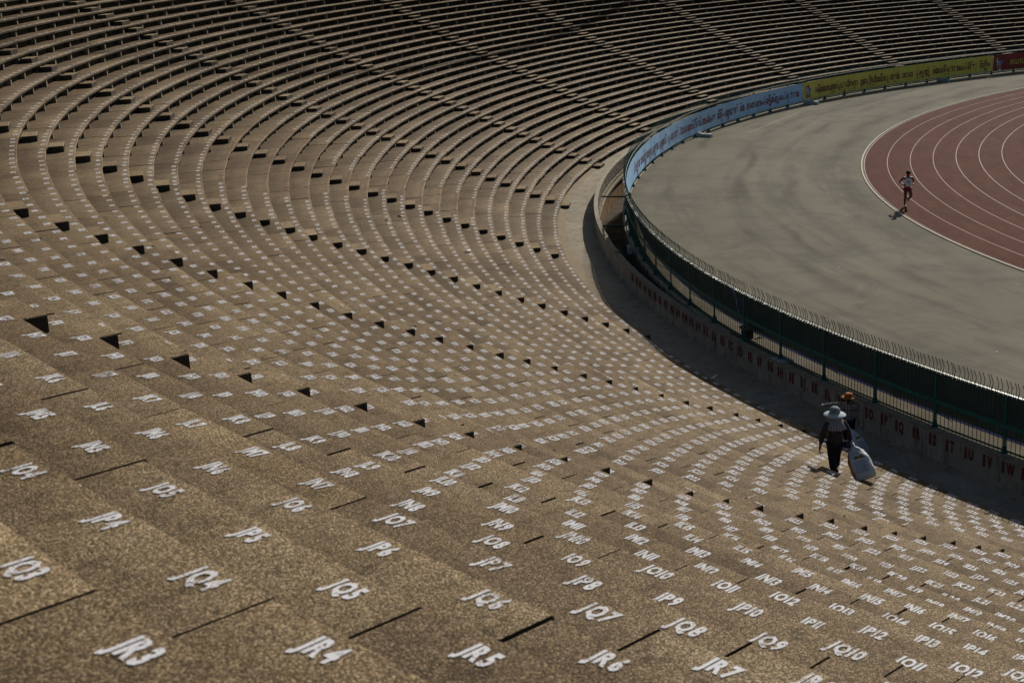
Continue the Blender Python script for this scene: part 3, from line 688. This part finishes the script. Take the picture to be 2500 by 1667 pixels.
class Chain:
    def __init__(s): s.p = []; s.e = []
    def v(s, x, y, z, r, frm=None):
        s.p.append((x, y, z, r)); i = len(s.p)-1
        if frm is not None: s.e.append((frm, i))
        return i
    def hand(s, wrist, d, side):
        """palm and five bent fingers beyond the wrist, pointing along d"""
        w_ = Vector(s.p[wrist][:3]); d = Vector(d).normalized(); a = d.cross(Vector((side, .2, .1))).normalized(); cdir = d.cross(a).normalized()
        pal = s.v(*(w_+d*.055), (.030, .016), wrist)
        for k, (off, ln) in enumerate(((-.027, .062), (-.009, .075), (.010, .070), (.027, .055))):
            f1 = s.v(*(w_+d*.095+a*off), .0095, pal); f2 = s.v(*(w_+d*(.095+ln*.6)+a*off*1.1+cdir*.012), .0085, f1); s.v(*(w_+d*(.095+ln*.9)+a*off*1.1+cdir*.035), .007, f2)
        t1 = s.v(*(w_+d*.05+a*-.04+cdir*.012), .010, pal); s.v(*(w_+d*.085+a*-.052+cdir*.03), .0085, t1)
m_skin = plain('tanned_skin', (.20, .11, .07), .55, .4, .1); m_skin2 = plain('brown_skin', (.11, .06, .038), .5, .45, .1)
m_hair = plain('black_hair', (.012, .011, .011), .5, .4, .2); m_eye = plain('eye_dark', (.01, .01, .01), .3, .5, .1)
m_vest = plain('white_singlet', (.86, .84, .88), .85, .2, .06, 6.); m_short = plain('red_shorts', (.30, .018, .022), .8, .2, .15, 8.); m_cap = plain('black_cap', (.014, .015, .018), .8, .2, .2)
m_shoe = plain('pale_shoes', (.42, .42, .36), .7, .3, .2); m_trou = plain('navy_trousers', (.020, .024, .040), .85, .15, .25, 8.); m_sole = plain('dark_sandals', (.03, .028, .026), .8, .2, .2)
def plaid(name, base, light, warm, s1=26., s2=34.):
    m, _, _, b = mat(name, .85, .15); g = NG(m); p = g.ocoord(); x, y, z = g.sep(p)
    u = g.math('ADD', x, g.math('MULTIPLY', y, .8))
    def stripes(v, f, w_): return g.math('GREATER_THAN', g.math('FRACT', g.math('MULTIPLY', v, f)), w_)
    a = g.math('MULTIPLY', stripes(u, s1, .62), .5); bz = g.math('MULTIPLY', stripes(z, s1, .62), .5)
    c = g.mix(g.math('ADD', a, bz), base, light); c = g.mix(g.math('MULTIPLY', stripes(z, s2*.31, .86), .6), c, warm); c = g.mix(g.math('MULTIPLY', stripes(u, s2*.31, .86), .6), c, warm)
    g.put(b.inputs['Base Color'], c); g.bump(g.noise(p, 14., 3.), .4, .02, b); return m
m_pl1 = plaid('brown_check', (.020, .018, .019), (.13, .115, .105), (.08, .04, .03)); m_pl2 = plaid('navy_white_check', (.045, .05, .085), (.62, .60, .62), (.26, .13, .10), 15., 17.)
def striped(name, a, b_, f=22.):
    m, _, _, b = mat(name, .85, .15); g = NG(m); p = g.ocoord(); s = g.sep(p)
    v = g.math('FRACT', g.math('MULTIPLY', g.math('ARCTAN2', s[1], s[0]), f/6.28)); c = g.mix(g.math('GREATER_THAN', v, .55), a, b_); g.put(b.inputs['Base Color'], c); return m
m_flap = striped('pale_stripes', (.34, .37, .42), (.22, .18, .22)); m_hat1 = plain('pale_sun_hat', (.48, .56, .60), .85, .2, .12, 12.); m_hat1b = plain('hat_pattern', (.22, .29, .30), .85, .2, .5, 22.); m_hat2 = plain('rust_hat', (.34, .12, .03), .8, .25, .2, 10.)
def head(ch, nk, x, y, z, tilt=0.):
    a = ch.v(x, y+.005, z-.075, .056, nk); b_ = ch.v(x, y+.012, z, (.074, .088), a); c = ch.v(x, y, z+.07, (.062, .07), b_)
    n_ = ch.v(x, y+.085, z-.012, .014, b_); ch.v(x, y+.10, z-.03, .010, n_)
    for s_ in (-1, 1): ch.v(x+s_*.083, y, z-.012, .014, b_)
def eyes(parent, x, y, z):
    for s_ in (-1, 1): MB().lathe([(.001, -.011), (.009, -.006), (.011, 0), (.009, .006), (.001, .011)], 8).build('eye', m_eye, parent, (x+s_*.031, y+.083, z+.012), smooth=True)
    MB().box((x, y+.086, z-.052), (.045, .012, .010)).build('mouth', m_short, parent)
def person(label, loc, heading):
    o = empty('person', loc, heading-PI/2); tag(o, label, 'person'); return o
# --- runner
r = person('runner in white singlet, red shorts and black cap on the red track', (42.62, -29.19, .012), .985); r.scale = (1.1, 1.1, 1.)
ch = Chain(); pv = ch.v(0, 0, .93, (.13, .095)); sp = ch.v(0, .02, 1.10, (.115, .085), pv); cs = ch.v(0, .05, 1.30, (.145, .10), sp); nk = ch.v(0, .06, 1.455, .052, cs); head(ch, nk, 0, .09, 1.585)
for s_, el, wr in ((1, (.315, -.10, 1.17), (.215, .10, 1.07)), (-1, (-.285, -.06, 1.15), (-.215, .13, 1.10))):
    sh = ch.v(s_*.185, .045, 1.385, .056, cs); e_ = ch.v(*el, .038, sh); w2 = ch.v(*wr, .028, e_); ch.hand(w2, (-.25*s_, .9, -.1), s_)
hp = ch.v(.092, 0, .88, .088, pv); kn = ch.v(.085, .05, .50, .058, hp); cf = ch.v(.082, .0, .34, .055, kn); an_ = ch.v(.078, -.05, .10, .036, cf); ch.v(.078, .05, .05, .034, an_)
hp = ch.v(-.092, .02, .88, .088, pv); kn = ch.v(-.095, .26, .58, .060, hp); cf = ch.v(-.092, .13, .46, .054, kn); an_ = ch.v(-.088, -.07, .36, .036, cf); ch.v(-.088, -.12, .28, .034, an_)
skinmesh('body', ch.p, ch.e, m_skin2, r); eyes(r, 0, .09, 1.585)
ch = Chain(); a = ch.v(0, .0, .90, (.155, .118)); b1 = ch.v(0, .02, 1.10, (.140, .108), a); c1 = ch.v(0, .05, 1.30, (.165, .120), b1); d1 = ch.v(0, .055, 1.385, (.10, .07), c1)
for s_ in (-1, 1): ch.v(s_*.10, .05, 1.425, .040, d1)
vest = skinmesh('singlet', ch.p, ch.e, m_vest, r)
MB().box((.02, .178, 1.20), (.07, .006, .075), rz=.1).build('chest_print', m_flagb, vest); MB().box((-.06, .178, 1.275), (.035, .006, .012)).build('chest_logo', m_trou, vest)
ch = Chain(); a = ch.v(0, 0, .92, (.158, .12)); h1 = ch.v(.088, .0, .84, .112, a); ch.v(.088, .015, .765, .108, h1); h2 = ch.v(-.088, .03, .84, .112, a); ch.v(-.090, .07, .775, .108, h2)
skinmesh('shorts', ch.p, ch.e, m_short, r)
mb = MB().lathe([(.102, -.01), (.104, .03), (.09, .085), (.05, .115), (.001, .122)], 16, (0, .09, 1.60), 1., 1.1)
capo = mb.build('cap', m_cap, r, smooth=True); MB().lathe([(.001, .0), (.09, -.006), (.098, -.012), (.001, -.008)], 12, (0, .165, 1.605), .95, .85).build('visor', m_cap, capo, smooth=True); MB().box((0, .205, 1.655), (.035, .01, .022), rx=-.4).build('cap_badge', m_yink, capo)
for x, y, z, rx in ((.078, .03, .045, 0.), (-.088, -.13, .30, 1.0)):
    ch = Chain(); a = ch.v(0, -.08, 0, .040); b1 = ch.v(0, .02, .0, (.042, .038), a); ch.v(0, .13, -.012, (.040, .026), b1); ch.v(0, -.06, .06, .040, a)
    s_ = skinmesh('shoe', ch.p, ch.e, m_shoe, r, 1, (x, y, z)); s_.rotation_euler = (rx-1.6 if rx else 0, 0, 0)
# --- woman on the terrace, seen from behind
ft = surf(33, .29, -.0878, .006)
w1 = person('person in pale wide hat with striped neck flap and dark checked jacket, seen from behind', ft, -2.02); w1.scale = (1.16, 1.14, 1.0)
ch = Chain(); pv = ch.v(0, 0, .82, (.13, .10)); sp = ch.v(0, .01, 1.0, (.12, .09), pv); cs = ch.v(0, .0, 1.20, (.135, .10), sp); nk = ch.v(0, .015, 1.34, .048, cs); head(ch, nk, 0, .04, 1.455)
for s_, el, wr, d in ((1, (.265, -.03, 1.0), (.315, -.06, .78), (.15, -.05, -1)), (-1, (-.30, -.10, 1.01), (-.385, -.20, .82), (-.3, -.3, -.9))):
    sh = ch.v(s_*.17, 0, 1.265, .05, cs); e_ = ch.v(*el, .036, sh); w2 = ch.v(*wr, .027, e_); ch.hand(w2, d, s_)
for s_, kn, an_, to in ((1, (.085, .10, .46), (.075, .10, .09), (.08, .21, .04)), (-1, (-.075, -.01, .45), (-.065, -.10, .09), (-.07, .02, .04))):
    hp = ch.v(s_*.085, 0, .78, .085, pv); k2 = ch.v(*kn, .055, hp); a2 = ch.v(*an_, .037, k2); ch.v(*to, .032, a2)
skinmesh('body', ch.p, ch.e, m_skin, w1); eyes(w1, 0, .04, 1.455)
ch = Chain(); a = ch.v(0, 0, .56, (.185, .145)); b1 = ch.v(0, .0, .86, (.165, .135), a); c1 = ch.v(0, 0, 1.05, (.155, .125), b1); d1 = ch.v(0, 0, 1.22, (.165, .125), c1); ch.v(0, .01, 1.31, .07, d1)
for s_, el, wr in ((1, (.268, -.03, 1.0), (.314, -.058, .80)), (-1, (-.302, -.10, 1.01), (-.38, -.195, .835))):
    sh = ch.v(s_*.175, 0, 1.262, .066, d1); e_ = ch.v(*el, .055, sh); ch.v(*wr, .043, e_)
skinmesh('jacket', ch.p, ch.e, m_pl1, w1)
ch = Chain(); a = ch.v(0, 0, .80, (.14, .115))
for s_, kn, an_ in ((1, (.085, .10, .46), (.075, .10, .10)), (-1, (-.075, -.01, .45), (-.065, -.10, .10))):
    h1 = ch.v(s_*.085, 0, .74, .098, a); k1 = ch.v(*kn, .075, h1); ch.v(*an_, .060, k1)
skinmesh('trousers', ch.p, ch.e, m_trou, w1)
for x, y in ((.078, .15), (-.068, -.04)):
    MB().lathe([(.001, .05), (.04, .045), (.048, .02), (.048, 0)], 12, sx=1., sy=2.6).build('shoe', m_sole, w1, (x, y, .0), smooth=True)
hat = MB().lathe([(.105, -.03), (.108, .03), (.10, .09), (.07, .13), (.03, .145), (.001, .147)], 20, (0, .03, 1.495), 1., 1.12).build('hat', m_hat1b, w1, smooth=True)
MB().lathe([(.10, 1.500), (.15, 1.485), (.21, 1.455), (.225, 1.435), (.222, 1.430), (.15, 1.475), (.10, 1.492)], 24, (0, .035, 0), 1., 1.08).build('brim', m_hat1, hat, smooth=True)
rows = []
for i in range(15):
    a = PI*1.12*i/14+PI*.94; rows.append([(r_*cos(a), r_*sin(a)*.95+.03, z+.012*sin(i*2.2)) for r_, z in ((.105, 1.47), (.125, 1.38), (.165, 1.29), (.225, 1.20), (.245, 1.12))])
V, F = sweep(rows); fo = obj('neck_flap', mesh('neck_flap', V, F, m_flap, True), w1); so = fo.modifiers.new('t', 'SOLIDIFY'); so.thickness = .006
# --- woman on the walkway, pointing
w2p = person('person in rust brown hat and navy white checked shirt pointing left by the wall', (66.60, -10.81, ZW+.004), .62); w2p.scale = (1.12, 1.12, .97)
ch = Chain(); pv = ch.v(0, 0, .83, (.12, .095)); sp = ch.v(0, .01, 1.0, (.11, .085), pv); cs = ch.v(0, .0, 1.20, (.13, .095), sp); nk = ch.v(0, .015, 1.345, .046, cs); head(ch, nk, 0, .04, 1.46)
PT = ((1, (.415, .02, 1.245), (.635, .06, 1.215), (.75, .15, -.65)), (-1, (-.235, -.05, 1.01), (-.255, .04, .79), (-.1, .2, -1)))
for s_, el, wr, d in PT:
    sh = ch.v(s_*.17, 0, 1.27, .05, cs); e_ = ch.v(*el, .036, sh); wv = ch.v(*wr, .027, e_); ch.hand(wv, d, s_)
for s_ in (1, -1):
    hp = ch.v(s_*.085, 0, .79, .085, pv); k2 = ch.v(s_*.085, .02, .45, .055, hp); a2 = ch.v(s_*.085, -.02, .09, .037, k2); ch.v(s_*.095, .10, .04, .032, a2)
skinmesh('body', ch.p, ch.e, m_skin, w2p); eyes(w2p, 0, .04, 1.46)
ch = Chain(); a = ch.v(0, 0, .76, (.155, .12)); b1 = ch.v(0, .0, .92, (.145, .115), a); c1 = ch.v(0, 0, 1.08, (.145, .115), b1); d1 = ch.v(0, 0, 1.22, (.155, .115), c1); ch.v(0, .01, 1.31, .066, d1)
for s_, el, wr, d in PT:
    sh = ch.v(s_*.172, 0, 1.267, .062, d1); e_ = ch.v(*el, .050, sh); q = Vector(el).lerp(Vector(wr), .92); ch.v(*q, .040, e_)
skinmesh('shirt', ch.p, ch.e, m_pl2, w2p)
MB().tube([Vector((.62, .056, 1.217)), Vector((.655, .063, 1.212))], .038, 10).build('cuff', m_vest, w2p, smooth=True)
ch = Chain(); a = ch.v(0, 0, .81, (.135, .11))
for s_ in (1, -1):
    h1 = ch.v(s_*.085, 0, .75, .094, a); k1 = ch.v(s_*.085, .02, .45, .07, h1); ch.v(s_*.085, -.02, .10, .058, k1)
skinmesh('trousers', ch.p, ch.e, m_trou, w2p)
for x in (.092, -.092): MB().lathe([(.001, .05), (.04, .045), (.048, .02), (.048, 0)], 12, sx=1., sy=2.4).build('shoe', m_sole, w2p, (x, .04, 0), smooth=True)
MB().lathe([(.092, -.06), (.10, .0), (.09, .06), (.04, .09), (.001, .095)], 16, (0, .025, 1.475), 1., 1.1).build('hair', m_hair, w2p, smooth=True)
hat = MB().lathe([(.104, -.01), (.106, .04), (.098, .085), (.06, .11), (.001, .112)], 20, (0, .03, 1.52), 1., 1.1).build('hat', m_hat2, w2p, smooth=True)
MB().lathe([(.10, 1.518), (.15, 1.512), (.185, 1.506), (.186, 1.500), (.10, 1.508)], 24, (0, .03, 0), 1., 1.08).build('brim', m_hat2, hat, smooth=True)

# ------------------------------------------------------------------ sacks and shoulder bag
m_sackw = cloth('woven_sack', (.54, .58, .64), .6, .16); m_sacko = cloth('sack_orange', (.45, .19, .03), .6, .3); m_sackd = cloth('sack_navy', (.03, .035, .10), .6, .3); m_sacky = cloth('sack_yellow', (.42, .34, .08), .6, .15); m_sackp = cloth('sack_print', (.16, .20, .34), .6, .2)
def sack(label, top, bottom, width, face, prints=True, name='sack'):
    top, bottom = Vector(top), Vector(bottom); ax = (bottom-top); Ln = ax.length; ax.normalize()
    e2 = (Vector(face)-ax*Vector(face).dot(ax)).normalized(); e1 = ax.cross(e2).normalized()
    if e1.dot(rgt) < 0: e1 = -e1
    o = empty(name, bottom); tag(o, label, 'sack', 'woven sacks carried by the pickers'); rs = random.Random(len(label))
    prof = [(0, .035, .03), (.05, .055, .05), (.10, .04, .038), (.16, .10, .07), (.28, .72*width/2, .10), (.45, .95*width/2, .15), (.65, width/2, .17), (.82, width/2, .16), (.94, .96*width/2, .11), (1., .86*width/2, .05)]
    def P(s, a, off=0.):
        a_ = np.interp(s, [q[0] for q in prof], [q[1] for q in prof])+off; b_ = np.interp(s, [q[0] for q in prof], [q[2] for q in prof])+off
        ca, sa = cos(a), sin(a); k = (abs(ca)**3.2+abs(sa)**3.2)**(-1/3.2)
        wr = .006*sin(a*5+s*21)+.004*sin(a*11-s*35)
        return ax*(s*Ln)+e1*((a_+wr)*ca*k)+e2*((b_+wr)*sa*k)+(top-bottom)
    n, ms = 28, 26; V = []; F = []; MI = []
    for i in range(ms+1):
        for k in range(n): V.append(tuple(P(i/ms, 2*PI*k/n)))
    for i in range(ms):
        for k in range(n):
            F.append((i*n+k, i*n+(k+1) % n, (i+1)*n+(k+1) % n, (i+1)*n+k)); a = 2*PI*(k+.5)/n
            MI.append(0 if sin(a) > -.25 and not (cos(a) < -.80 and i/ms > .3) else (1 if sin(a) > -.55 or cos(a) < -.8 else 2))
    F.append(tuple(range(n))[::-1]); F.append(tuple(range(ms*n, (ms+1)*n))); MI += [0, 0]
    me = mesh('sack_body', V, F, m_sackw, True); me.materials.append(m_sacko); me.materials.append(m_sackd); me.polygons.foreach_set('material_index', MI)
    body = obj('sack_body', me, o)
    def on(name, pts2, F2, m, off):          # pts in (u across -1..1, s along)
        obj(name, mesh(name, [tuple(P(s, PI/2-u*1.15, off)) for u, s in pts2], F2, m), body)
    if prints:
        q = [(u, s) for s in (.40, .445, .49) for u in (-.42, -.2, 0, .2, .42)]; on('yellow_patch', q, [(r_*5+c_, r_*5+c_+1, r_*5+c_+6, r_*5+c_+5) for r_ in (0, 1) for c_ in range(4)], m_sacky, .004)
        V, F = text_flat('15-15', 1., .7, .12); xm = max(v[0] for v in V); on('printed_figures', [(x/xm*.32, .475-y*.075) for x, y in V], F, m_trou, .008)
        V, F = khmer('ស គ ប'); xm = max(v[0] for v in V); on('printed_letters', [((x/xm-.5)*.8, .36-y*.11) for x, y in V], F, m_flagr, .008)
        for k in range(9):
            s0 = .55+.035*k; q = [(u, s) for s in (s0, s0+.012) for u in (-.5, -.2, .1, .4 if k % 3 else .2)]; on('printed_line', q, [(c_, c_+1, c_+5, c_+4) for c_ in range(3)], m_flagr if k == 0 else m_sackp, .006)
    return o
up_ = Vector((0, 0, 1)); tocam = (Vector(CAM)-Vector(ft)).normalized()
hand1 = Vector((71.66, -6.11, zt(33)+.74)); sack('bulging white blue sack with orange edge held by the person in the pale hat', hand1, Vector((71.80, -5.50, zt(33)+.06)), .53, tocam+rgt*.2)
hand2 = Vector((67.02, -10.45, -.02)); sack('half filled white blue sack held by the person pointing, nearer the wall', hand2, Vector((66.98, -9.88, ZW+.06)), .42, tocam*.7+rgt*.5+up_*.3, True)
bag = empty('shoulder_bag', Vector((71.76, -6.12, zt(33)+.64)), -2.02-PI/2); tag(bag, 'small navy blue shoulder bag at the hip of the person in the pale hat', 'bag')
m_bag = plain('navy_bag', (.018, .024, .10), .5, .4, .2, 9.); bb_ = MB().box((0, 0, .10), (.20, .09, .17), taper=.9).build('bag_body', m_bag, bag); bvl = bb_.modifiers.new('b', 'BEVEL'); bvl.width = .02; bvl.segments = 2
MB().box((0, -.052, .13), (.185, .02, .10)).build('flap', m_bag, bag); MB().box((.05, -.066, .12), (.02, .012, .06)).build('buckle', m_rail, bag)
MB().tube([(.06, 0, .18), (.02, -.06, .40), (-.12, -.09, .62)], .008, 5).build('strap', m_bag, bag)

# ------------------------------------------------------------------ floodlight mast beyond the far stand (its shadow lies across the rows)
m_mast = plain('mast_steel', (.35, .36, .37), .5, .5, .1, 2., metal=.6); m_lamp = plain('lamp_glass', (.5, .5, .52), .2, .6, .1)
az = math.radians(28.0); al, pe = -62., -80.5
mp = (al*cos(az)-pe*sin(az), al*sin(az)+pe*cos(az), -3.)
mast = empty('floodlight_mast', mp, az); tag(mast, 'tall steel floodlight mast beyond the top of the far stand, outside the frame', 'floodlight')
MB().tube([(0, 0, 0), (0, 0, 40), (0, 0, 76)], [.42, .27, .17], 14).build('pole', m_mast, mast, smooth=True)
fr = MB()
for k in range(4): fr.box((.3, 0, 75.8+1.15*k), (.12, 6.0, .12))
for k in range(3): fr.box((.3, -2.6+2.6*k, 77.4), (.12, .12, 4.2))
fr.build('lamp_frame', m_mast, mast)
for iy in range(5):
    for iz in range(4): MB().tube([(.45, -2.6+1.3*iy, 75.8+1.15*iz), (.85, -2.6+1.3*iy, 75.6+1.15*iz)], [.22, .32], 10).build('lamp', m_lamp, mast)

# ------------------------------------------------------------------ scraps blown over the apron
mb = MB(); rs = random.Random(21)
for k in range(45):
    t = rs.uniform(-1.5, -.15); R = rs.uniform(51.5, RF(t)-.6); q = rs.uniform(.015, .035)
    mb.box(polar(R, t, .012), (q*1.5, q, .012), rz=rs.uniform(0, 3), rx=rs.uniform(-.3, .3), tone=rs.random())
tag(mb.build('paper_scraps', m_lw), 'tiny pale scraps scattered over the grey apron', 'litter', kind='stuff')
